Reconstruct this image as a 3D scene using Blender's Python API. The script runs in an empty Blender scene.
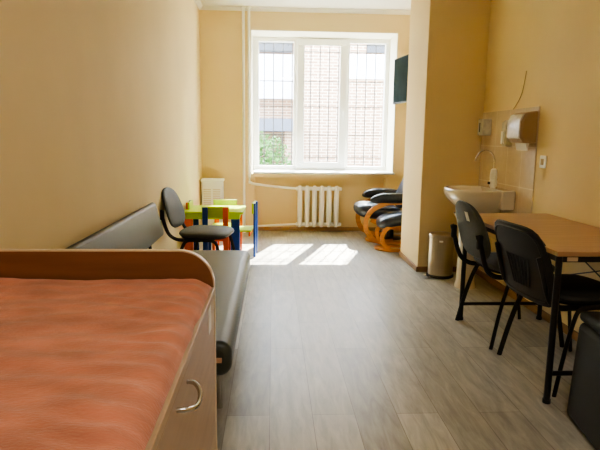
import bpy, bmesh, math, random
from mathutils import Vector, Matrix, noise
random.seed(7)
C = bpy.context.scene.collection
PI = math.pi

# ------------------------------------------------------------ materials
def lin(c):
    return tuple(((v/255)/12.92 if v/255 <= .04045 else ((v/255+.055)/1.055)**2.4) for v in c)

def mat(name, col, rough=.5, metal=0, var=.06, scale=6, bump=0, bscale=80, stretch=(1, 1, 1), spec=.5, coat=0, sheen=0):
    m = bpy.data.materials.new(name); m.use_nodes = True
    nt = m.node_tree; b = nt.nodes['Principled BSDF']
    c = lin(col)
    tc = nt.nodes.new('ShaderNodeTexCoord'); mp = nt.nodes.new('ShaderNodeMapping')
    mp.inputs['Scale'].default_value = stretch
    nt.links.new(tc.outputs['Object'], mp.inputs['Vector'])
    n = nt.nodes.new('ShaderNodeTexNoise'); n.inputs['Scale'].default_value = scale; n.inputs['Detail'].default_value = 5
    nt.links.new(mp.outputs[0], n.inputs['Vector'])
    r = nt.nodes.new('ShaderNodeValToRGB')
    r.color_ramp.elements[0].position = .3; r.color_ramp.elements[1].position = .7
    r.color_ramp.elements[0].color = (*[max(0, v*(1-var)) for v in c], 1)
    r.color_ramp.elements[1].color = (*[min(1, v*(1+var)) for v in c], 1)
    nt.links.new(n.outputs['Fac'], r.inputs['Fac']); nt.links.new(r.outputs['Color'], b.inputs['Base Color'])
    b.inputs['Roughness'].default_value = rough; b.inputs['Metallic'].default_value = metal
    b.inputs['Specular IOR Level'].default_value = spec
    b.inputs['Coat Weight'].default_value = coat
    b.inputs['Sheen Weight'].default_value = sheen
    if bump:
        n2 = nt.nodes.new('ShaderNodeTexNoise'); n2.inputs['Scale'].default_value = bscale; n2.inputs['Detail'].default_value = 4
        nt.links.new(mp.outputs[0], n2.inputs['Vector'])
        bp = nt.nodes.new('ShaderNodeBump'); bp.inputs['Strength'].default_value = bump; bp.inputs['Distance'].default_value = .01
        nt.links.new(n2.outputs['Fac'], bp.inputs['Height']); nt.links.new(bp.outputs[0], b.inputs['Normal'])
    return m

def brickmat(name, c1, c2, mortar, w, h, ms=.01, offset=.5, axes='XZ', rough=.6, var=.15, grain=None, loc=(0, 0, 0), bump=.2):
    """tiles / bricks / planks laid out in object space; axes = (along, across)"""
    m = bpy.data.materials.new(name); m.use_nodes = True
    nt = m.node_tree; b = nt.nodes['Principled BSDF']
    tc = nt.nodes.new('ShaderNodeTexCoord'); sx = nt.nodes.new('ShaderNodeSeparateXYZ'); cx = nt.nodes.new('ShaderNodeCombineXYZ')
    nt.links.new(tc.outputs['Object'], sx.inputs[0])
    nt.links.new(sx.outputs[axes[0]], cx.inputs[0]); nt.links.new(sx.outputs[axes[1]], cx.inputs[1])
    mp = nt.nodes.new('ShaderNodeMapping'); mp.inputs['Location'].default_value = loc
    nt.links.new(cx.outputs[0], mp.inputs[0])
    br = nt.nodes.new('ShaderNodeTexBrick'); br.offset = offset; br.offset_frequency = 2
    br.inputs['Scale'].default_value = 1; br.inputs['Brick Width'].default_value = w; br.inputs['Row Height'].default_value = h
    br.inputs['Mortar Size'].default_value = ms; br.inputs['Mortar Smooth'].default_value = .2
    br.inputs['Color1'].default_value = (*lin(c1), 1); br.inputs['Color2'].default_value = (*lin(c2), 1); br.inputs['Mortar'].default_value = (*lin(mortar), 1)
    nt.links.new(mp.outputs[0], br.inputs['Vector'])
    out = br.outputs['Color']
    if grain:
        mp2 = nt.nodes.new('ShaderNodeMapping'); mp2.inputs['Scale'].default_value = grain
        nt.links.new(cx.outputs[0], mp2.inputs[0])
        n = nt.nodes.new('ShaderNodeTexNoise'); n.inputs['Scale'].default_value = 3; n.inputs['Detail'].default_value = 8; n.inputs['Roughness'].default_value = .65; n.inputs['Distortion'].default_value = .6
        nt.links.new(mp2.outputs[0], n.inputs['Vector'])
        r = nt.nodes.new('ShaderNodeValToRGB')
        r.color_ramp.elements[0].position = .32; r.color_ramp.elements[1].position = .68
        r.color_ramp.elements[0].color = (1-var,)*3+(1,); r.color_ramp.elements[1].color = (1+var*.6,)*3+(1,)
        nt.links.new(n.outputs['Fac'], r.inputs['Fac'])
        mx = nt.nodes.new('ShaderNodeMix'); mx.data_type = 'RGBA'; mx.blend_type = 'MULTIPLY'; mx.inputs['Factor'].default_value = 1
        nt.links.new(out, mx.inputs[6]); nt.links.new(r.outputs['Color'], mx.inputs[7]); out = mx.outputs[2]
    nt.links.new(out, b.inputs['Base Color'])
    b.inputs['Roughness'].default_value = rough
    if bump:
        bp = nt.nodes.new('ShaderNodeBump'); bp.inputs['Strength'].default_value = bump; bp.inputs['Distance'].default_value = .002; bp.invert = True
        nt.links.new(br.outputs['Fac'], bp.inputs['Height']); nt.links.new(bp.outputs[0], b.inputs['Normal'])
    return m

def glassmat():
    m = bpy.data.materials.new('window_glass'); m.use_nodes = True; nt = m.node_tree; nt.nodes.clear()
    o = nt.nodes.new('ShaderNodeOutputMaterial'); mx = nt.nodes.new('ShaderNodeMixShader')
    t = nt.nodes.new('ShaderNodeBsdfTransparent'); g = nt.nodes.new('ShaderNodeBsdfGlossy'); g.inputs['Roughness'].default_value = .02
    t.inputs['Color'].default_value = (.95, .97, .97, 1)
    mx.inputs[0].default_value = .04
    nt.links.new(t.outputs[0], mx.inputs[1]); nt.links.new(g.outputs[0], mx.inputs[2]); nt.links.new(mx.outputs[0], o.inputs[0])
    return m

M = dict(
    wall=mat('wall_plaster', (229, 207, 158), .75, var=.025, scale=2.5, bump=.06, bscale=25),
    ceil=mat('ceiling_paint', (240, 238, 228), .8, var=.01),
    white=mat('white_plastic', (240, 240, 236), .35, var=.01),
    whitepaint=mat('white_enamel', (246, 245, 238), .4, var=.015),
    reveal=mat('reveal_paint', (244, 240, 222), .6, var=.01),
    ceramic=mat('ceramic', (226, 216, 198), .12, var=.01, coat=.5),
    chrome=mat('chrome', (205, 205, 205), .15, 1, var=.02),
    steel=mat('brushed_steel', (186, 174, 152), .28, 1, var=.06, scale=4, stretch=(40, 40, 1)),
    black=mat('black_metal', (22, 22, 23), .4, var=.05),
    blackpl=mat('black_plastic', (28, 29, 29), .6, var=.08, bump=.05, bscale=300),
    leather=mat('black_leather', (34, 38, 46), .36, var=.15, scale=12, bump=.25, bscale=60, coat=.15),
    fabric=mat('grey_fabric', (66, 68, 62), .6, var=.12, scale=40, bump=.15, bscale=400),
    fabricdk=mat('dark_fabric', (44, 44, 38), .65, var=.12, scale=40, bump=.15, bscale=400),
    vinyl=mat('grey_vinyl', (60, 65, 58), .42, var=.06, scale=8, bump=.06, bscale=200),
    bentwood=mat('bentwood', (196, 132, 70), .35, var=.18, scale=5, stretch=(1, 1, 8), coat=.3),
    lime=mat('lime_paint', (178, 206, 24), .35, var=.03),
    orange=mat('orange_paint', (226, 92, 22), .35, var=.03),
    blue=mat('blue_paint', (18, 66, 150), .35, var=.03),
    screen=mat('tv_screen', (48, 56, 56), .9, var=.15, scale=5, spec=0),
    dark=mat('dark_grey_box', (34, 34, 30), .6, var=.08, bump=.05, bscale=200),
    laminate=mat('beech_laminate', (176, 142, 106), .4, var=.12, scale=3, stretch=(1, 14, 1)),
    cabinet=mat('cabinet_laminate', (168, 142, 114), .42, var=.10, scale=3, stretch=(6, 1, 12)),
    board=mat('rim_board_laminate', (130, 90, 62), .42, var=.12, scale=3, stretch=(1, 6, 14)),
    edge=mat('pale_edge_banding', (206, 186, 154), .35, var=.03),
    skirt=mat('skirting', (176, 150, 112), .5, var=.1, scale=4),
    skirtbr=mat('brown_skirting', (150, 114, 78), .5, var=.1, scale=4),
    paper=mat('paper', (235, 233, 226), .8, var=.02),
    foil=mat('glossy_clear_cover', (212, 208, 196), .15, var=.12, scale=30, bump=.3, bscale=25),
    tan=mat('tan_plastic', (176, 150, 114), .35, var=.04),
    wood=mat('pale_wood', (200, 160, 130), .6, var=.08),
    concrete=mat('concrete', (72, 76, 86), .9, var=.08, bump=.2),
    render_=mat('white_render', (190, 192, 200), .9, var=.04),
    leaf=mat('foliage', (58, 100, 34), .7, var=.4, scale=5),
    ground=mat('yard_ground', (170, 165, 150), .95, var=.1),
    darkwin=mat('dark_window', (24, 30, 40), .2, var=.1),
    glass=glassmat(),
    brick=brickmat('brick', (136, 108, 88), (118, 92, 74), (170, 158, 140), .25, .075, .012, axes='XZ', rough=.9),
    tile=brickmat('beige_tile', (220, 202, 174), (214, 196, 168), (232, 220, 194), .26, .312, .004, 0, axes='YZ', rough=.22, grain=(6, 6, 1), var=.06, loc=(.018, .045, 0)),
    floor=brickmat('floor_planks', (184, 180, 168), (150, 145, 133), (126, 120, 108), 1.25, .195, .0018, .37, axes='YX', rough=.36, grain=(1.5, 9, 1), var=.3, loc=(.2, .01, 0), bump=.3),
)

# ------------------------------------------------------------ mesh helpers
def bm_(): return bmesh.new()
def box(bm, x0, x1, y0, y1, z0, z1, mt=None):
    v = [bm.verts.new((x, y, z)) for x in (x0, x1) for y in (y0, y1) for z in (z0, z1)]
    for f in ((0, 1, 3, 2), (4, 6, 7, 5), (0, 4, 5, 1), (2, 3, 7, 6), (0, 2, 6, 4), (1, 5, 7, 3)):
        bm.faces.new([v[i] for i in f])
    if mt is not None: bmesh.ops.transform(bm, matrix=mt, verts=v)
    return bm
def spline(pts, n=6, closed=False):
    P = [Vector(p) for p in pts]; out = []; L = len(P)
    for i in range(L if closed else L-1):
        a, b, c, d = (P[(i-1) % L], P[i], P[(i+1) % L], P[(i+2) % L]) if closed else (P[max(i-1, 0)], P[i], P[i+1], P[min(i+2, L-1)])
        for k in range(n):
            t = k/n
            out.append(.5*((2*b)+(c-a)*t+(2*a-5*b+4*c-d)*t*t+(3*b-a-3*c+d)*t**3))
    if not closed: out.append(P[-1])
    return out
def sweep(bm, pts, rx, ry=None, seg=10, closed=False, up=(0, 0, 1), square=False):
    """tube (or flat bar) along pts; rx sideways, ry along 'up'-ish"""
    ry = ry or rx; P = [Vector(p) for p in pts]; L = len(P); rings = []
    U = Vector(up); s0 = None
    for i, p in enumerate(P):
        t = (P[(i+1) % L]-P[i-1]) if closed else (P[min(i+1, L-1)]-P[max(i-1, 0)])
        t.normalize()
        s = t.cross(U)
        if s.length < .05: s = s0 if s0 is not None else t.cross(Vector((0, 1, 0)) if abs(t.y) < .9 else Vector((1, 0, 0)))
        s = (s-t*s.dot(t)).normalized()
        if s0 is not None and s.dot(s0) < 0: s = -s
        s0 = s; w = s.cross(t).normalized()
        if square: ring = [(-1, -1), (1, -1), (1, 1), (-1, 1)]
        else: ring = [(math.cos(2*PI*k/seg), math.sin(2*PI*k/seg)) for k in range(seg)]
        rings.append([bm.verts.new(p+s*(a*rx)+w*(b*ry)) for a, b in ring])
    n = len(rings[0])
    for i in range(L if closed else L-1):
        A, B = rings[i], rings[(i+1) % L]
        for k in range(n): bm.faces.new((A[k], A[(k+1) % n], B[(k+1) % n], B[k]))
    if not closed: bm.faces.new(rings[0][::-1]); bm.faces.new(rings[-1])
    return bm
def lathe(bm, prof, c=(0, 0, 0), seg=40, sx=1, sy=1, cap=True):
    rings = []
    for r, z in prof:
        rings.append([bm.verts.new((c[0]+sx*r*math.cos(2*PI*k/seg), c[1]+sy*r*math.sin(2*PI*k/seg), c[2]+z)) for k in range(seg)])
    for A, B in zip(rings, rings[1:]):
        for k in range(seg): bm.faces.new((A[k], A[(k+1) % seg], B[(k+1) % seg], B[k]))
    if cap: bm.faces.new(rings[0][::-1]); bm.faces.new(rings[-1])
    return bm
def pad(bm, w, h, t, f, ex=3.0, rings=7, seg=48, dome=.5, taper=0):
    """cushion outline |u|^ex+|v|^ex=1, f(u, v, d) -> xyz, d = thickness offset"""
    sides = []
    for sgn in (1, -1):
        R = []
        for i in range(rings+1):
            r = math.sin(i/rings*PI/2)
            d = t/2*(max(0, 1-r**4))**dome
            if i == 0:
                R.append([bm.verts.new(f(0, 0, sgn*d))]*seg); continue
            row = []
            for k in range(seg):
                a = 2*PI*k/seg; ca, sa = math.cos(a), math.sin(a)
                q = (abs(ca)**ex+abs(sa)**ex)**(-1/ex)
                v = q*sa*r*h/2; u = q*ca*r*w/2*(1-taper*(v/(h/2)))
                row.append((u, v, sgn*d))
            if i == rings and sgn == -1: R.append(sides[0][-1])
            else: R.append([bm.verts.new(f(*p)) for p in row])
        sides.append(R)
        for i in range(rings):
            A, B = R[i], R[i+1]
            for k in range(seg):
                k2 = (k+1) % seg
                fs = (A[0], B[k], B[k2]) if i == 0 else (A[k], B[k], B[k2], A[k2])
                try: bm.faces.new(fs if sgn > 0 else fs[::-1])
                except ValueError: pass
    return bm
def prism(bm, poly, axis, a, b):
    """extrude 2-D polygon; axis 'x': poly=(y,z) ; 'y': (x,z) ; 'z': (x,y)"""
    def P(p, s): return {'x': (s, p[0], p[1]), 'y': (p[0], s, p[1]), 'z': (p[0], p[1], s)}[axis]
    A = [bm.verts.new(P(p, a)) for p in poly]; B = [bm.verts.new(P(p, b)) for p in poly]; n = len(poly)
    bm.faces.new(A); bm.faces.new(B[::-1])
    for k in range(n): bm.faces.new((A[k], B[k], B[(k+1) % n], A[(k+1) % n]))
    return bm
def obj(name, bm, m, parent=None, bevel=0, smooth=False, seg=3, sub=0, ang=.7):
    bmesh.ops.recalc_face_normals(bm, faces=bm.faces)
    me = bpy.data.meshes.new(name); bm.to_mesh(me); bm.free()
    o = bpy.data.objects.new(name, me); C.objects.link(o)
    if m: me.materials.append(m)
    if bevel:
        b = o.modifiers.new('bevel', 'BEVEL'); b.width = bevel; b.segments = seg; b.limit_method = 'ANGLE'; b.angle_limit = .6
    if sub:
        s = o.modifiers.new('sub', 'SUBSURF'); s.levels = s.render_levels = sub
    if smooth or bevel:
        for p in me.polygons: p.use_smooth = True
        try: me.set_sharp_from_angle(angle=ang if not bevel else .9)
        except Exception: pass
    if parent: o.parent = parent
    return o
def tag(o, label, cat, group=None, kind=None):
    o['label'] = label; o['category'] = cat
    if group: o['group'] = group
    if kind: o['kind'] = kind
    return o
def thing(name, label, cat, loc=(0, 0, 0), rz=0, group=None):
    o = bpy.data.objects.new(name, None); C.objects.link(o); o.empty_display_size = .1
    o.location = loc; o.rotation_euler = (0, 0, rz); return tag(o, label, cat, group)
def struct(name, bm, m, parent=None, **k):
    o = obj(name, bm, m, parent, **k)
    if not parent: o['kind'] = 'structure'
    return o
def copy_tree(o, parent=None):
    c = o.copy(); C.objects.link(c)
    if parent: c.parent = parent
    for ch in [x for x in bpy.data.objects if x.parent == o]: copy_tree(ch, c)
    return c

# ------------------------------------------------------------ room shell
XL, XR, YB, YN, ZC = -.93, 1.94, 7.17, -3.2, 2.87
OX0, OX1, OZ0, OZ1 = -.285, 1.60, .785, 2.60        # window opening
RX0, RX1, RY = -.24, 1.51, 7.30                        # radiator recess
struct('floor', box(bm_(), XL-.2, XR+.2, YN-.2, 7.80, -.1, 0), M['floor'])
struct('ceiling', box(bm_(), XL-.2, XR+.2, YN-.2, 7.80, ZC, ZC+.15), M['ceil'])
struct('wall_left', box(bm_(), XL-.2, XL, YN-.2, 7.80, 0, ZC), M['wall'])
struct('wall_right', box(bm_(), XR, XR+.2, YN-.2, 7.80, 0, ZC), M['wall'])
struct('wall_near', box(bm_(), XL, XR, YN-.2, YN, 0, ZC), M['wall'])
b = bm_()
box(b, XL, OX0, YB, 7.80, 0, ZC); box(b, OX1, XR, YB, 7.80, 0, ZC); box(b, OX0, OX1, YB, 7.80, OZ1, ZC)
box(b, OX0, RX0, YB, 7.80, 0, OZ0); box(b, RX1, OX1, YB, 7.80, 0, OZ0); box(b, RX0, RX1, RY, 7.80, 0, OZ0)
box(b, RX0, RX1, YB, RY, .74, OZ0)
struct('wall_back', b, M['wall'])
# white painted window reveal (thin facing boards on the three sides)
b = bm_(); t = .006
box(b, OX0, OX0+t, YB-.002, 7.64, OZ0, OZ1); box(b, OX1-t, OX1, YB-.002, 7.64, OZ0, OZ1); box(b, OX0+t, OX1-t, YB-.002, 7.64, OZ1-t, OZ1)
struct('trim_1', b, M['reveal'])
struct('wall_pier', box(bm_(), 1.39, XR, 4.99, 5.70, 0, ZC), M['wall'], bevel=.006)
# skirting
struct('baseboard_back', box(box(box(box(box(bm_(), XL, RX0, YB-.014, YB, 0, .05), RX1, XR, YB-.014, YB, 0, .05), RX0, RX1, RY-.014, RY, 0, .05), RX0, RX0+.014, YB-.014, RY, 0, .05), RX1-.014, RX1, YB-.014, RY, 0, .05), M['skirt'], bevel=.003)
struct('baseboard_pier', box(box(bm_(), 1.374, 1.39, 4.974, 5.70, 0, .05), 1.374, XR, 4.974, 4.99, 0, .05), M['skirtbr'], bevel=.003)
struct('baseboard_right', box(box(bm_(), XR-.016, XR, YN, 4.974, 0, .055), XR-.016, XR, 5.70, YB-.014, 0, .05), M['skirtbr'], bevel=.003)
struct('baseboard_left', box(bm_(), XL, XL+.016, YN, YB-.014, 0, .055), M['skirt'], bevel=.003)
# cornice
b = bm_()
prism(b, [(YB, ZC), (YB-.05, ZC), (YB-.045, ZC-.012), (YB-.012, ZC-.04), (YB, ZC-.045)], 'x', XL, XR)
prism(b, [(XL, ZC), (XL+.05, ZC), (XL+.045, ZC-.012), (XL+.012, ZC-.04), (XL, ZC-.045)], 'y', YN, YB)
struct('trim_2', b, M['ceil'])
# tiled splashback beside the pier
struct('trim_3', box(bm_(), XR-.008, XR, 3.92, 4.99, .40, 1.50), M['tile'])

# window: frame > sash, pane, handle
FY0, FY1 = 7.60, 7.68
b = bm_()
def frame(bm, x0, x1, z0, z1, w, y0, y1):
    box(bm, x0, x1, y0, y1, z0, z0+w[0]); box(bm, x0, x1, y0, y1, z1-w[1], z1)
    box(bm, x0, x0+w[2], y0, y1, z0+w[0], z1-w[1]); box(bm, x1-w[3], x1, y0, y1, z0+w[0], z1-w[1])
frame(b, OX0+.006, OX1-.006, .80, OZ1-.006, (.07, .055, .084, .055), FY0, FY1)
box(b, .28, .355, FY0, FY1, .87, 2.545); box(b, .98, 1.045, FY0, FY1, .87, 2.545)
win = struct('window_1', b, M['white'], bevel=.006)
b = bm_(); frame(b, .325, 1.01, .84, 2.575, (.085, .085, .1, .1), 7.565, 7.60)
obj('window_sash', b, M['white'], win, bevel=.008)
b = bm_(); box(b, .955, .985, 7.55, 7.566, 1.55, 1.63); sweep(b, spline([(.97, 7.55, 1.61), (.97, 7.52, 1.61), (.97, 7.515, 1.58), (.97, 7.515, 1.48)], 4), .009)
obj('window_handle', b, M['white'], win, smooth=True)
for x0, x1, z0, z1, y in ((-.2, .285, .865, 2.55, 7.64), (.42, .915, .92, 2.495, 7.585), (1.04, 1.548, .865, 2.55, 7.64)):
    obj('window_pane', box(bm_(), x0, x1, y, y+.006, z0, z1), M['glass'], win)
struct('trim_4', box(bm_(), -.255, 1.612, 7.10, 7.60, OZ0, .812), M['white'], bevel=.008)   # inner window sill

# security grille outside the glass
g = thing('window_grille', 'thin dark security grille of crossed bars outside the window glass', 'grille', (.65, 7.9, .8))
b = bm_()
for i in range(15):
    x = -.26+i*.132; sweep(b, [(x-.65, 0, -.05), (x-.65, 0, 1.95)], .007, seg=6)
obj('vertical_bars', b, M['black'], g)
b = bm_()
for z in (2.56, 2.46, 2.05, 1.70, 1.30, .98): sweep(b, [(-.95, .006, z-.8), (1.0, .006, z-.8)], .0065, seg=6)
obj('cross_bars', b, M['black'], g)

# ------------------------------------------------------------ outside the window
YF = 14.0
struct('ground', box(bm_(), -25, 30, 7.76, 40, -.6, -.5), M['ground'])
bl = thing('brick_building', 'brick and white rendered building standing across the yard, seen through the window', 'building', (2, YF, -.5))
def loc_(bm): bmesh.ops.translate(bm, vec=(-2, -YF, .5), verts=bm.verts); return bm
b = bm_(); box(b, .62, 12, YF, YF+.3, -.5, 5); box(b, -8, .62, YF+1.2, YF+1.5, -.5, 5); box(b, .3, .62, YF-.1, YF+1.2, -.5, 1.44)
obj('brick_wall', loc_(b), M['brick'], bl)
obj('rendered_band', loc_(box(box(bm_(), -8, .62, YF+.9, YF+1.2, 2.3, 3.45), 1.75, 12, YF-.06, YF, 2.75, 3.35)), M['render_'], bl)
obj('concrete_canopy', loc_(box(bm_(), -8, .62, YF-.6, YF+1.2, 1.42, 1.72)), M['concrete'], bl)
b = bm_(); box(b, -.7, .5, YF+.85, YF+.95, 3.5, 4.6)
obj('window', loc_(b), M['darkwin'], bl)
b = bm_(); box(b, 2.35, 2.8, YF-.03, YF, 3.38, 4.4)
obj('window', loc_(b), M['darkwin'], bl)
def bush(name, label, c, r, n, grp=None):
    b = bm_()
    for i in range(n):
        d = Vector((random.gauss(0, 1), random.gauss(0, 1), random.gauss(0, 1))).normalized()*(random.random()**.4)
        p = Vector((d.x*r[0], d.y*r[1], d.z*r[2]+r[2])); s = random.uniform(.03, .07)
        q = Matrix.Translation(p) @ Matrix.Rotation(random.random()*6.3, 4, Vector((random.random(), random.random(), random.random()+.1)).normalized())
        v = [b.verts.new(q @ Vector(k)) for k in ((-s, 0, 0), (0, -s*.45, 0), (s, 0, 0), (0, s*.45, .02))]
        b.faces.new(v)
    for i in range(6):
        a = i*1.05; sweep(b, [(0, 0, 0), (math.cos(a)*r[0]*.3, math.sin(a)*r[1]*.3, r[2]*.9), (math.cos(a)*r[0]*.6, math.sin(a)*r[1]*.6, r[2]*1.5)], .015, seg=5)
    o = obj(name, b, M['leaf']); o.location = c; return tag(o, label, 'bush', grp)
bush('shrub', 'green leafy shrub growing under the concrete canopy outside the window', (-.25, 12.6, -.5), (.75, .5, .95), 2600)

# ------------------------------------------------------------ heating: radiator and pipes
ra = thing('radiator', 'white six-section cast iron radiator hanging on the wall under the window', 'radiator', (.605, 7.16, .065))
for i in range(6):
    b = bm_(); x = -.245+i*.098
    pad(b, .062, .56, .13, lambda u, v, d, x=x: (x+u, d, .285+v), ex=6, seg=40, rings=6, dome=.25)
    for z in (.045, .525):
        sweep(b, [(x-.049, 0, z), (x+.049, 0, z)], .026, seg=12)
    for dy in (-.052, .0, .052):
        sweep(b, [(x, dy*1.1, .05), (x, dy*1.1, .52)], .02, seg=8)
    obj('radiator_section', b, M['whitepaint'], ra, smooth=True)
for z in (.045, .525): obj('end_plug', sweep(bm_(), [(.294, 0, z), (.315, 0, z)], .022, seg=10), M['whitepaint'], ra, smooth=True)
t1 = thing('heating_pipe', 'white heating pipe nearest the left wall, running from ceiling to floor with a low branch', 'pipe', (-.378, 7.12, 0), 0, 'heating pipes')
obj('riser', sweep(bm_(), [(0, 0, 0), (0, 0, ZC)], .017), M['whitepaint'], t1, smooth=True)
obj('branch', sweep(bm_(), spline([(0, .0, .085), (.06, .0, .085), (.15, .02, .085), (.69, .04, .11)], 4), .013), M['whitepaint'], t1, smooth=True)
t2 = thing('heating_pipe', 'white heating pipe beside the window reveal, bending into the top of the radiator', 'pipe', (-.308, 7.12, 0), 0, 'heating pipes')
obj('riser', sweep(bm_(), spline([(0, 0, ZC), (0, 0, 1.5), (0, 0, .74), (.02, 0, .67), (.08, .0, .65), (.35, .02, .615), (.62, .04, .59)], 5), .016), M['whitepaint'], t2, smooth=True)
for t_, zz in ((t1, 2.6), (t2, 2.6)):
    obj('ceiling_collar', lathe(bm_(), [(.03, ZC-.02), (.03, ZC)], seg=16), M['whitepaint'], t_, smooth=True)

# white floor-standing heater
h = thing('air_heater', 'white upright air heater with two square grilles in the far left corner', 'heater', (-.775, 7.0, 0))
obj('housing', box(bm_(), -.135, .135, -.09, .09, .04, .71), M['white'], h, bevel=.02)
obj('top_cap', box(bm_(), -.145, .145, -.1, .1, .69, .725), M['white'], h, bevel=.012)
for s in (-1, 1):
    b = bm_()
    for i in range(9): box(b, s*.06-.047, s*.06+.047, -.097, -.088, .36+i*.028, .376+i*.028)
    obj('air_grille', b, M['ceramic'], h)
obj('base', box(bm_(), -.14, .14, -.1, .1, 0, .04), M['whitepaint'], h, bevel=.008)

# ------------------------------------------------------------ office chairs
def make_chair(label, back='fabric', loc=(0, 0, 0), rz=0, sticker=False, seatm='fabric', bw=.43, zs=1.05):
    c = thing('visitor_chair', label, 'chair', loc, rz, 'black framed visitor chairs'); c.scale = (1, 1, zs)
    zc = .66 if back == 'fabric' else .60
    def fs(u, v, d):
        z = .452+d+.012*(1-(v/.22)**2)*.5 - (.03*max(0, u/.2-.55)**1.5)
        return (u+.015, v, z)
    obj('seat', pad(bm_(), .43, .46, .062, fs, ex=3.6, dome=.35), M[seatm], c, smooth=True)
    obj('seat_pan', pad(bm_(), .40, .43, .022, lambda u, v, d: (u+.015, v, .424+d), ex=3.4), M['blackpl'], c, smooth=True)
    for s in (-1, 1):
        obj('leg', sweep(bm_(), spline([(.235, s*.262, 0), (.20, s*.248, .2), (.165, s*.232, .36), (.13, s*.222, .408), (.06, s*.218, .416)], 5), .0085, .014, seg=10), M['black'], c, smooth=True)
        obj('leg', sweep(bm_(), spline([(-.225, s*.265, 0), (-.18, s*.25, .2), (-.13, s*.233, .36), (-.09, s*.222, .408), (0, s*.218, .416), (.07, s*.218, .416)], 5), .0085, .014, seg=10), M['black'], c, smooth=True)
        obj('back_upright', sweep(bm_(), spline([(.0, s*.17, .405), (-.1, s*.18, .405), (-.19, s*.19, .412), (-.245, s*.2, .445), (-.275, s*.205, .50), (-.303, s*.205, .59), (-.325, s*.2, .66)], 5), .009, .015, seg=10), M['black'], c, smooth=True)
    obj('cross_rail', sweep(sweep(bm_(), [(.11, -.22, .408), (.11, .22, .408)], .009), [(-.07, -.22, .408), (-.07, .22, .408)], .009), M['black'], c, smooth=True)
    def fb(off):
        def f(u, v, d):
            return (-.285+off-.30*v+.28*u*u+d*1.0-.25*v*v, u, zc+v)
        return f
    if back == 'fabric':
        obj('backrest', pad(bm_(), bw, .345, .045, fb(0), ex=2.8, dome=.4, taper=.12), M[seatm], c, smooth=True)
        for s in (-1, 1):
            obj('upright_clip', box(bm_(), -.328, -.292, s*.2-.014, s*.2+.014, .575, .66), M['blackpl'], c, bevel=.01)
        if sticker:
            st = bpy.data.objects['backrest'] if False else None
            b = bm_()
            q = [(u, v) for u, v in ((-.085, .06), (-.04, .06), (-.04, .115), (-.085, .115))]
            b.faces.new([b.verts.new(fb(-.026)(u, v, 0)) for u, v in q])
            o = obj('sticker', b, M['paper'], c); o['label'] = 'small white paper sticker on the back'
    else:
        obj('backrest', pad(bm_(), .43, .34, .035, fb(.014), ex=4, dome=.4), M[seatm], c, smooth=True)
        sh = obj('back_shell', pad(bm_(), .485, .39, .032, fb(-.012), ex=5, dome=.3, taper=.06), M['blackpl'], c, smooth=True)
        # raised rim
        ring = []
        for k in range(48):
            a = 2*PI*k/48; ca, sa = math.cos(a), math.sin(a); q = (abs(ca)**5+abs(sa)**5)**(-1/5)
            ring.append(fb(-.022)(q*ca*.215*(1-.06*sa*q), q*sa*.168, 0))
        obj('rim', sweep(bm_(), ring, .007, seg=8, closed=True, up=(1, 0, 0)), M['blackpl'], sh, smooth=True)
        b = bm_()
        for k in range(7):
            u = -.09+k*.03; P = [fb(-.031)(u*(1+.25*(vv+.02)/.1), vv, 0) for vv in (-.12, -.07, -.02, .03)]
            sweep(b, P, .0035, .003, seg=6, up=(1, 0, 0))
        obj('vent_ribs', b, M['black'], sh, smooth=True)
    return c
make_chair('black framed chair with a white sticker on its grey back, near the wash basin', 'fabric', (1.535, 3.33, 0), math.radians(3), sticker=True, seatm='fabric')
make_chair('black chair with a ribbed plastic back shell, nearest one at the desk', 'shell', (1.592, 2.73, 0), math.radians(6), seatm='fabricdk')
make_chair('grey upholstered chair with black legs standing by the left wall behind the bench', 'fabric', (-.578, 4.63, 0), math.radians(-9), seatm='fabric', bw=.39, zs=.985)

# ------------------------------------------------------------ desk
d = thing('desk', 'beech topped desk on a black metal frame against the right wall', 'desk', (1.62, 3.015, 0))
def dl(bm): bmesh.ops.translate(bm, vec=(-1.62, -3.015, 0), verts=bm.verts); return bm
obj('desktop', dl(box(bm_(), 1.306, 1.925, 2.36, 3.67, .728, .75)), M['laminate'], d, bevel=.002)
LX = (1.328, 1.895); LY = (2.385, 3.60)
for x in LX:
    for y in LY:
        l = obj('leg', dl(sweep(bm_(), [(x, y, .012), (x, y, .728)], .0155, seg=14)), M['black'], d, smooth=True)
        obj('foot_cap', dl(sweep(bm_(), [(x, y, 0), (x, y, .02)], .019, seg=14)), M['blackpl'], l, smooth=True)
b = bm_()
for y in LY: box(b, LX[0], LX[1], y-.01, y+.01, .698, .728)
for x in LX: box(b, x-.01, x+.01, LY[0], LY[1], .698, .728)
obj('top_frame', dl(b), M['black'], d, bevel=.002)
for y in LY:
    zs = .15 if y < 3 else .115
    obj('stretcher', dl(sweep(bm_(), [(LX[0], y, zs), (LX[1], y, zs)], .012, seg=12)), M['black'], d, smooth=True)
b = bm_()
sweep(b, [(1.895, LY[0], .70), (1.895, LY[1], .30)], .004, seg=6); sweep(b, [(1.887, LY[1], .70), (1.887, LY[0], .30)], .004, seg=6)
obj('cross_brace', dl(b), M['black'], d)
o = obj('label_tag', dl(box(bm_(), 1.36, 1.41, 2.372, 2.375, .703, .723)), M['edge'], d); o['label'] = 'small pale tag on the frame'

# dark box at the right edge
k = thing('storage_box', 'dark grey upright box with a rounded lid in front of the desk', 'box', (1.575, 2.05, 0), math.radians(-8))
b = box(bm_(), -.25, .25, -.21, .19, 0, .46)
for v_ in b.verts:
    if v_.co.z > .1: v_.co.x *= .93; v_.co.y *= .95
obj('body', b, M['dark'], k, bevel=.03)
obj('lid', box(bm_(), -.235, .235, -.195, .175, .462, .51), M['dark'], k, bevel=.022, seg=5)

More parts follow.
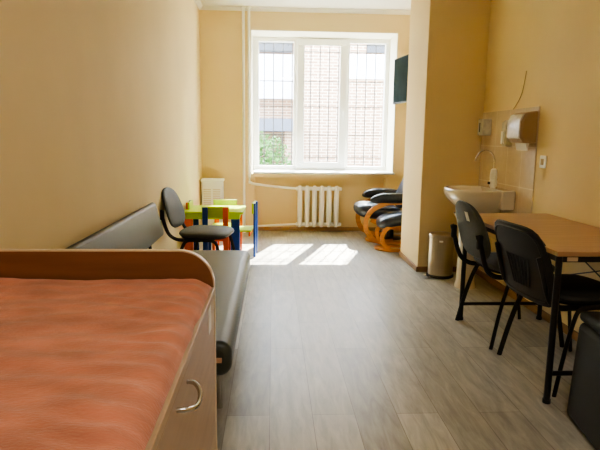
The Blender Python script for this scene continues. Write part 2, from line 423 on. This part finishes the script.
# ------------------------------------------------------------ sink corner
s = thing('wash_basin', 'white ceramic wash basin on a pedestal against the tiled splashback', 'basin', (1.93, 4.45, 0))
def basin():
    bm = bm_(); N = 48; rings = []
    # plan outline: D shape, flat side at wall; local x negative = into the room
    def outline(sc, dx=0, fx=1.0):
        r = []
        for i in range(N):
            a = 2*PI*i/N; ca, sa = math.cos(a), math.sin(a)
            q = (abs(ca)**2.7+abs(sa)**2.7)**(-1/2.7)
            x = q*ca*.23; y = q*sa*.275
            r.append(((x*sc*fx-.24+dx), y*sc))
        return r
    prof = [(.30, .12, .60), (.45, .10, .63), (.62, .065, .665), (.80, .03, .71), (.93, .008, .76), (.985, 0, .80), (1.0, 0, .835), (.99, 0, .85), (.965, 0, .855),
            (.86, -.008, .85), (.80, -.012, .83), (.70, -.012, .78), (.5, -.01, .74), (.2, 0, .725)]
    for sc, dx, z in prof:
        rings.append([bm.verts.new((x, y, z)) for x, y in outline(sc, dx)])
    for A, B in zip(rings, rings[1:]):
        for i in range(N): bm.faces.new((A[i], A[(i+1) % N], B[(i+1) % N], B[i]))
    bm.faces.new(rings[0][::-1]); bm.faces.new(rings[-1])
    return bm
obj('bowl', basin(), M['ceramic'], s, smooth=True, ang=1.5)
obj('back_ledge', box(bm_(), -.11, 0, -.262, .262, .70, .856), M['ceramic'], s, bevel=.012)
b = lathe(bm_(), [(.085, 0), (.085, .02), (.075, .06), (.068, .3), (.075, .5), (.10, .60), (.12, .64)], (-.27, 0, 0), sx=1.05, sy=1.1)
obj('pedestal', b, M['ceramic'], s, smooth=True)
f = thing('heater_tap', 'white electric water-heater tap with a curved chrome spout on the basin', 'tap', (1.84, 4.43, .856))
obj('base', lathe(bm_(), [(.022, 0), (.022, .012), (.03, .016), (.032, .06), (.027, .075)], seg=24), M['white'], f, smooth=True)
obj('heater_body', lathe(bm_(), [(.026, .07), (.030, .085), (.028, .13), (.024, .155), (.012, .165)], seg=24), M['white'], f, smooth=True)
obj('lever', lathe(bm_(), [(.012, -.01), (.012, .01)], (-.035, -.0, .045), seg=12), M['black'], f, smooth=True)
obj('spout', sweep(bm_(), spline([(0, 0, .16), (0, 0, .20), (-.003, 0, .25), (-.03, 0, .295), (-.08, 0, .315), (-.13, 0, .295), (-.158, 0, .25), (-.164, 0, .225)], 6), .0065), M['chrome'], f, smooth=True)

p = thing('towel_dispenser', 'large paper towel dispenser with a glossy front and white towel sticking out', 'dispenser', (XR-.006, 4.035, 1.235))
obj('housing', prism(bm_(), [(0, 0), (-.10, .0), (-.125, .04), (-.125, .15), (-.09, .225), (0, .235)], 'y', -.115, .115), M['tan'], p, bevel=.014)
obj('front_cover', prism(bm_(), [(-.127, .03), (-.133, .05), (-.133, .16), (-.108, .212), (-.098, .212), (-.12, .15), (-.12, .03)], 'y', -.10, .11), M['foil'], p, bevel=.004)
obj('paper_towel', prism(bm_(), [(-.055, -.055), (-.06, -.055), (-.075, .0), (-.07, .01), (-.05, .01)], 'y', -.10, .08), M['paper'], p)
p = thing('soap_dispenser', 'slim white liquid soap dispenser between the towel dispenser and the small corner dispenser', 'dispenser', (XR-.008, 4.37, 1.205), 0, 'soap dispensers above the wash basin')
obj('housing', prism(bm_(), [(0, 0), (-.05, 0), (-.06, .04), (-.06, .19), (-.04, .21), (0, .21)], 'y', -.04, .04), M['foil'], p, bevel=.006)
obj('push_bar', box(bm_(), -.072, -.055, -.02, .02, .02, .12), M['white'], p, bevel=.004)
p = thing('soap_dispenser', 'small square white dispenser high in the corner beside the pier', 'dispenser', (XR-.008, 4.82, 1.295), 0, 'soap dispensers above the wash basin')
obj('housing', box(bm_(), -.085, 0, -.055, .055, 0, .145), M['foil'], p, bevel=.01)
obj('window_slot', box(bm_(), -.089, -.083, -.006, .006, .03, .11), M['black'], p)
w = thing('wall_switch', 'white square light switch on the right wall beside the tiles', 'switch', (XR, 3.805, 1.06))
obj('plate', box(bm_(), -.01, 0, -.042, .042, 0, .088), M['white'], w, bevel=.003)
obj('rocker', box(bm_(), -.015, -.009, -.018, .018, .022, .066), M['tan'], w, bevel=.002)
tag(obj('power_cable', sweep(bm_(), spline([(XR-.006, 4.36, 1.50), (XR-.006, 4.30, 1.54), (XR-.006, 4.22, 1.62), (XR-.006, 4.17, 1.78)], 4), .0028, seg=6), M['tan'], smooth=True), 'thin cable running up the wall above the tiled splashback', 'cable')

# pedal bin
q = thing('pedal_bin', 'brushed steel pedal bin standing in front of the pier', 'bin', (1.555, 4.82, 0))
obj('base_ring', lathe(bm_(), [(.116, 0), (.122, .004), (.122, .022), (.116, .026)]), M['blackpl'], q, smooth=True)
obj('body', lathe(bm_(), [(.113, .022), (.113, .365), (.116, .37)]), M['steel'], q, smooth=True, ang=.5)
obj('lid', lathe(bm_(), [(.117, .37), (.118, .392), (.112, .402), (.08, .41), (.02, .413)]), M['steel'], q, smooth=True, ang=.5)
b = bm_(); sweep(b, spline([(-.10, -.05, .012), (-.14, -.08, .016), (-.17, -.10, .036)], 4), .018, .004, seg=8)
obj('pedal', b, M['chrome'], q, smooth=True)
b = bm_(); a0 = -2.05
for i in range(5): pass
sweep(b, [(.1155*math.cos(a0+i*.06), .1155*math.sin(a0+i*.06), .345) for i in range(6)], .001, .008, seg=8)
o = obj('badge', b, M['paper'], q); o['label'] = 'small pale badge below the lid'

# ------------------------------------------------------------ recliner and footstool
def bar(pts, w=.028, t=.011, closed=False, n=6):
    return sweep(bm_(), spline(pts, n, closed), w, t, square=True, closed=closed, up=(0, 1, 0))
r = thing('recliner', 'black leather recliner with bentwood arms in the niche behind the pier', 'armchair', (1.47, 6.60, 0), math.radians(0))
obj('base', lathe(bm_(), [(.16, .0), (.31, .0), (.315, .012), (.31, .03), (.16, .03), (.155, .015), (.16, .0)], sy=.85, cap=False), M['bentwood'], r, smooth=True, ang=.5)
obj('swivel_post', lathe(bm_(), [(.16, .03), (.15, .04), (.045, .05), (.035, .22), (.09, .25)], seg=24), M['black'], r, smooth=True)
obj('seat', pad(bm_(), .58, .52, .19, lambda u, v, d: (u-.17, v, .375+d-.10*u), ex=3.6, dome=.4), M['leather'], r, smooth=True)
obj('backrest', pad(bm_(), .50, .74, .15, lambda u, v, d: (.235+.42*v+d*.85, u, .74+v*.86-d*.42), ex=4, dome=.4), M['leather'], r, smooth=True)
obj('headrest', pad(bm_(), .44, .2, .11, lambda u, v, d: (.29+.42*(v+.2)+d-.04, u, .78+(v+.26)*.86-d*.4), ex=4, dome=.4), M['leather'], r, smooth=True)
for sg in (-1, 1):
    y = sg*.30
    a = obj('arm', bar([(.30, y, .50), (.1, y, .515), (-.12, y, .50), (-.29, y, .42), (-.365, y, .28), (-.33, y, .13), (-.21, y, .045), (-.02, y*.8, .035)]), M['bentwood'], r, smooth=True, ang=.5)
    obj('arm_brace', bar([(-.30, y, .30), (-.1, y*.95, .22), (.15, y*.95, .2), (.3, y, .32), (.31, y, .5)], .022, .01), M['bentwood'], r, smooth=True, ang=.5)
    obj('arm_pad', pad(bm_(), .52, .12, .115, lambda u, v, d, y=y: (u-.03-.03, y+v, .565+d-.16*max(0, -u-.1)), ex=2.8, dome=.5), M['leather'], a, smooth=True)
st = thing('footstool', 'black leather footstool on a bentwood base, in front of the recliner beside the pier', 'footstool', (1.43, 6.05, 0), math.radians(0))
obj('base', lathe(bm_(), [(.14, .0), (.255, .0), (.26, .012), (.255, .028), (.14, .028), (.135, .015), (.14, .0)], sy=.72, cap=False), M['bentwood'], st, smooth=True, ang=.5)
obj('cushion', pad(bm_(), .50, .38, .155, lambda u, v, d: (u+.01, v, .355+d+.14*u-.25*u*u), ex=3.6, dome=.4), M['leather'], st, smooth=True)
for sg in (-1, 1):
    y = sg*.155
    obj('curved_support', bar([(.24, y, .33), (.05, y, .315), (-.12, y, .285), (-.20, y, .20), (-.19, y, .10), (-.12, y*.95, .03)], .022, .011), M['bentwood'], st, smooth=True, ang=.5)
    obj('curved_support', bar([(.22, y, .30), (.24, y, .18), (.16, y*.95, .03)], .022, .011), M['bentwood'], st, smooth=True, ang=.5)

# ------------------------------------------------------------ television on its arm
tv = thing('television', 'flat black television on a wall arm behind the pier by the window', 'television', (1.60, 6.48, 1.95))
v0, v1 = Vector((1.505, 6.90)), Vector((1.62, 6.08))
ang = math.atan2(v1.y-v0.y, v1.x-v0.x); mid = (v0+v1)/2; L = (v1-v0).length
tv.location = (mid.x, mid.y, 1.96); tv.rotation_euler = (0, 0, ang)
obj('casing', box(bm_(), -L/2, L/2, 0, .035, -.275, .275), M['blackpl'], tv, bevel=.008)
obj('screen', box(bm_(), -L/2+.012, L/2-.012, -.002, .002, -.255, .262), M['screen'], tv)
b = bm_(); box(b, -.1, .1, .035, .055, -.1, .1); sweep(b, [(0, .05, 0), (-.12, .16, 0), (0, .376, 0)], .014, seg=8)
obj('wall_arm', b, M['black'], tv)

# ------------------------------------------------------------ children's table and chairs
kt = thing('childrens_table', 'lime green children\'s table with blue and orange legs by the left wall', 'table', (-.62, 5.76, 0))
obj('tabletop', box(bm_(), -.30, .32, -.27, .27, .475, .50), M['lime'], kt, bevel=.01)
obj('apron', box(box(box(box(bm_(), -.27, .27, -.245, -.23, .42, .475), -.27, .27, .23, .245, .42, .475), -.27, -.255, -.24, .24, .42, .475), .265, .28, -.24, .24, .42, .475), M['lime'], kt, bevel=.003)
for x, y, mm in ((-.245, -.215, 'orange'), (.235, -.215, 'blue'), (-.245, .215, 'blue'), (.235, .215, 'orange')):
    obj('leg', box(bm_(), x-.045, x+.045, y-.025, y+.025, 0, .475), M[mm], kt, bevel=.008)
def kid_chair(label, loc, rz, cols=('blue', 'orange')):
    c = thing('childrens_chair', label, 'chair', loc, rz, 'small chairs around the lime table')   # faces +Y
    obj('seat', box(bm_(), -.14, .14, -.13, .14, .27, .29), M['lime'], c, bevel=.008)
    for y_ in (.10, -.115): obj('seat_apron', box(bm_(), -.12, .12, y_, y_+.015, .22, .27), M['orange'], c, bevel=.003)
    obj('backrest', box(bm_(), -.135, .135, -.155, -.135, .46, .575), M['lime'], c, bevel=.009)
    for s_, mm in ((-1, cols[0]), (1, cols[1])):
        o = obj('back_leg', box(bm_(), s_*.10-.027, s_*.10+.027, -.175, -.15, 0, .57), M[mm], c, bevel=.007); o['label'] = mm+' back leg'
        o = obj('front_leg', box(bm_(), s_*.10-.025, s_*.10+.025, .10, .125, 0, .27), M[mm], c, bevel=.006); o['label'] = mm+' front leg'
    return c
kid_chair('small children\'s chair with blue and orange posts at the near side of the lime table', (-.565, 5.47, 0), 0)
kid_chair('small all-blue-legged children\'s chair at the right end of the lime table', (-.345, 5.76, 0), math.radians(86), ('blue', 'blue'))
kid_chair('small children\'s chair on the far side of the lime table, only its green back showing', (-.55, 6.10, 0), PI).scale = (1, 1, .94)
kid_chair('small children\'s chair at the left end of the lime table against the wall', (-.735, 5.80, 0), math.radians(-90))

# ------------------------------------------------------------ grey bench
bn = thing('padded_bench', 'long grey vinyl bench with a padded backrest along the left wall', 'bench', (-.48, 2.9, 0))
def bl_(bm): bmesh.ops.translate(bm, vec=(.48, -2.9, 0), verts=bm.verts); return bm
b = bm_(); prof = []
x0, x1, z0, z1 = -.80, -.158, .322, .465
def rr(x0, x1, z0, z1, r, n=6):
    P = []
    for cx, cz, a0 in ((x1-r, z1-r, 0), (x0+r, z1-r, PI/2), (x0+r, z0+r, PI), (x1-r, z0+r, 1.5*PI)):
        for i in range(n+1): P.append((cx+r*math.cos(a0+i*PI/2/n), cz+r*math.sin(a0+i*PI/2/n)))
    return P
obj('seat', bl_(prism(b, rr(x0, x1, z0, z1, .05), 'y', 2.0, 3.78)), M['vinyl'], bn, bevel=.03, seg=4)
bk = prism(bm_(), [(-.90, .76), (-.868, .785), (-.845, .775), (-.79, .56), (-.80, .535), (-.835, .53)], 'y', 2.02, 3.93)
obj('backrest', bl_(bk), M['vinyl'], bn, bevel=.014)
for y in (2.25, 3.0, 3.75):
    obj('back_bracket', bl_(sweep(bm_(), spline([(-.76, y, .33), (-.82, y, .36), (-.85, y, .45), (-.87, y, .62)], 4), .012)), M['black'], bn, smooth=True)
for x in (-.72, -.245):
    for y in (2.38, 3.5):
        obj('leg', bl_(sweep(bm_(), [(x, y, 0), (x, y, .34)], .014)), M['chrome'], bn, smooth=True)
obj('seat_frame', bl_(box(box(box(box(bm_(), -.73, -.235, 2.365, 2.395, .31, .34), -.73, -.235, 3.485, 3.515, .31, .34), -.735, -.705, 2.1, 3.7, .31, .34), -.26, -.23, 2.1, 3.7, .31, .34)), M['black'], bn)
o = obj('wooden_tab', bl_(box(bm_(), -.235, -.195, 1.985, 2.01, .39, .405)), M['wood'], bn); o['label'] = 'pale wooden tab on the end of the seat'

# ------------------------------------------------------------ changing cabinet
cb = thing('changing_cabinet', 'wood-laminate changing cabinet with a raised rounded end board in the left foreground', 'cabinet', (-.5, .87, 0))
def cl(bm): bmesh.ops.translate(bm, vec=(.5, -.87, 0), verts=bm.verts); return bm
CX1 = -.146
obj('carcass', cl(box(bm_(), -.925, CX1-.018, .36, 1.318, .06, .862)), M['cabinet'], cb, bevel=.001)
obj('worktop', cl(box(bm_(), -.925, CX1+.002, .36, 1.318, .862, .880)), M['cabinet'], cb, bevel=.002)
obj('plinth', cl(box(bm_(), -.925, CX1-.05, .38, 1.30, 0, .06)), M['blackpl'], cb)
def endpoly(i=0):
    P = [(-.925, 0.0+i), (CX1-i, 0.0+i)]
    for j in range(13):
        a = j/12*PI/2; P.append((CX1-i-.085+.085*math.cos(a), .972-i-.085+.085*math.sin(a)))
    P.append((-.925, .972-i)); return P
obj('end_board', cl(prism(bm_(), endpoly(), 'y', 1.3185, 1.3365)), M['board'], cb)
P = endpoly()[1:]
b = bm_(); pts = [(p[0]-.0005, 1.3275, p[1]-.0005) for p in P]
sweep(b, pts, .0016, .0095, square=True, up=(0, 1, 0))
o = obj('edge_band', cl(b), M['edge'], cb); o['label'] = 'pale edging strip around the end board'
for y0, y1, hy in ((.562, 1.312, None), (.366, .558, None)):
    dr = obj('door', cl(box(bm_(), CX1-.017, CX1, y0, y1, .09, .858)), M['cabinet'], cb, bevel=.0015)
    if y1 > 1:
        hp = spline([(CX1, .780, .836), (CX1+.014, .784, .835), (CX1+.025, .802, .829), (CX1+.028, .83, .826), (CX1+.025, .858, .829), (CX1+.014, .876, .835), (CX1, .88, .836)], 5)
        for q_ in hp: q_.y += .0; 
        o = obj('handle', cl(sweep(bm_(), hp, .0042, .0042)), M['chrome'], dr, smooth=True)
        o['label'] = 'curved chrome handle'
o = obj('sticker', cl(box(bm_(), CX1, CX1+.001, 1.195, 1.24, .80, .86)), M['paper'], cb); o['label'] = 'white paper sticker on the door corner'

# orange mattress cover
def cloth():
    bm = bm_(); X0, X1, Y0, Y1 = -.925, -.1515, .37, 1.314; nx, ny = 110, 130; g = []
    for j in range(ny+1):
        row = []
        for i in range(nx+1):
            u, v = i/nx, j/ny; x = X0+(X1-X0)*u; y = Y0+(Y1-Y0)*v
            er = max(0, min(1, (X1-x)/.045)); ef = max(0, min(1, (Y1-y)/.03)); en = max(0, min(1, (y-Y0)/.03))
            e = (1-(1-er)**2.2)*(1-(1-ef)**2.4*.55)*(1-(1-en)**2)
            z = .8805+.026*e**.7
            w = math.exp(-((X1-x)/.13)**1.0)
            z += w*.0075*e*math.sin(y*120+5*noise.noise(Vector((x*7, y*5, 0)))+x*18)*(.4+.6*noise.noise(Vector((x*4, y*11, 3))))*er**.5
            z += .0045*e*noise.noise(Vector((x*5+y*2, y*9-x*3, 1)))+.0045*e*noise.noise(Vector((x*10, y*24, 2)))+.0015*e*noise.noise(Vector((x*30, y*55, 5)))
            dd = (x*.45+(y-.98)*.9); z += .004*e*math.exp(-(dd/.012)**2 if abs(dd) < .08 else -50)*math.exp(-((x+.33)/.14)**2)
            row.append(bm.verts.new((x+ (0.004*noise.noise(Vector((0, y*16, 0))) if u > .96 else 0), y, z)))
        g.append(row)
    for j in range(ny):
        for i in range(nx): bm.faces.new((g[j][i], g[j][i+1], g[j+1][i+1], g[j+1][i]))
    # skirt down to the cabinet top
    E = [g[0][i] for i in range(nx+1)]+[g[j][nx] for j in range(1, ny+1)]+[g[ny][i] for i in range(nx-1, -1, -1)]+[g[j][0] for j in range(ny-1, 0, -1)]
    D = [bm.verts.new((v.co.x, v.co.y, .8802)) for v in E]; n = len(E)
    for i in range(n): bm.faces.new((E[i], E[(i+1) % n], D[(i+1) % n], D[i]))
    return bm
mc = mat('terracotta_cloth', (186, 116, 92), .75, var=.28, scale=9, bump=.25, bscale=120, stretch=(1, 2.2, 1), sheen=.35)
cm = obj('changing_mat', cloth(), mc, smooth=True, ang=3)
tag(cm, 'terracotta orange cloth-covered changing mat lying on the cabinet', 'mat')

# ------------------------------------------------------------ lights
def look(o, d): o.rotation_euler = Vector(d).to_track_quat('-Z', 'Y').to_euler()
L = bpy.data.lights.new('sun', 'SUN'); L.energy = 30; L.angle = .009; L.color = (1, .95, .86)
o = bpy.data.objects.new('sun', L); C.objects.link(o); look(o, (-.333, -1, -1.03)); o.location = (2, 12, 8)
L = bpy.data.lights.new('window_portal', 'AREA'); L.shape = 'RECTANGLE'; L.size = 1.9; L.size_y = 1.85
L.cycles.is_portal = True
o = bpy.data.objects.new('window_portal', L); C.objects.link(o); o.location = (.66, 7.72, 1.7); look(o, (0, -1, 0))
L = bpy.data.lights.new('fill_light', 'AREA'); L.shape = 'RECTANGLE'; L.size = 1.2; L.size_y = .6; L.energy = 11; L.color = (1, .93, .84)  # unseen fill light added to brighten the near end, no real fixture
o = bpy.data.objects.new('fill_light', L); C.objects.link(o); o.location = (.7, .2, ZC-.02); look(o, (0, 0, -1))
W = bpy.data.worlds.new('sky'); bpy.context.scene.world = W; W.use_nodes = True
nt = W.node_tree; bg = nt.nodes['Background']
tc = nt.nodes.new('ShaderNodeTexCoord'); sp = nt.nodes.new('ShaderNodeSeparateXYZ'); rp = nt.nodes.new('ShaderNodeValToRGB')
nt.links.new(tc.outputs['Generated'], sp.inputs[0]); nt.links.new(sp.outputs['Z'], rp.inputs[0]); nt.links.new(rp.outputs[0], bg.inputs[0])
rp.color_ramp.elements[0].color = (.95, .97, 1, 1); rp.color_ramp.elements[1].color = (.55, .72, 1, 1)
bg.inputs[1].default_value = 14

# ------------------------------------------------------------ camera
cam = bpy.data.cameras.new('camera'); cam.sensor_width = 36; cam.lens = 540/600*36; cam.clip_start = .05
co = bpy.data.objects.new('camera', cam); C.objects.link(co)
R = ((0.9987135775739404, -0.0038692717839589313, -0.05055906155500152), (-0.04930341246813999, 0.15886655128622884, -0.9860682493627997), (0.01184750979982851, 0.9872924833190424, 0.15847141348918764))
mw = Matrix(R).to_4x4(); mw.translation = (0, 0, 1.25); co.matrix_world = mw
S = bpy.context.scene; S.camera = co
S.view_settings.view_transform = 'AgX'; S.view_settings.look = 'AgX - Medium High Contrast'; S.view_settings.exposure = 1.42
S.cycles.use_denoising = True; S.cycles.max_bounces = 12; S.cycles.diffuse_bounces = 8; S.cycles.sample_clamp_indirect = 10
S.cycles.caustics_reflective = False; S.cycles.caustics_refractive = False
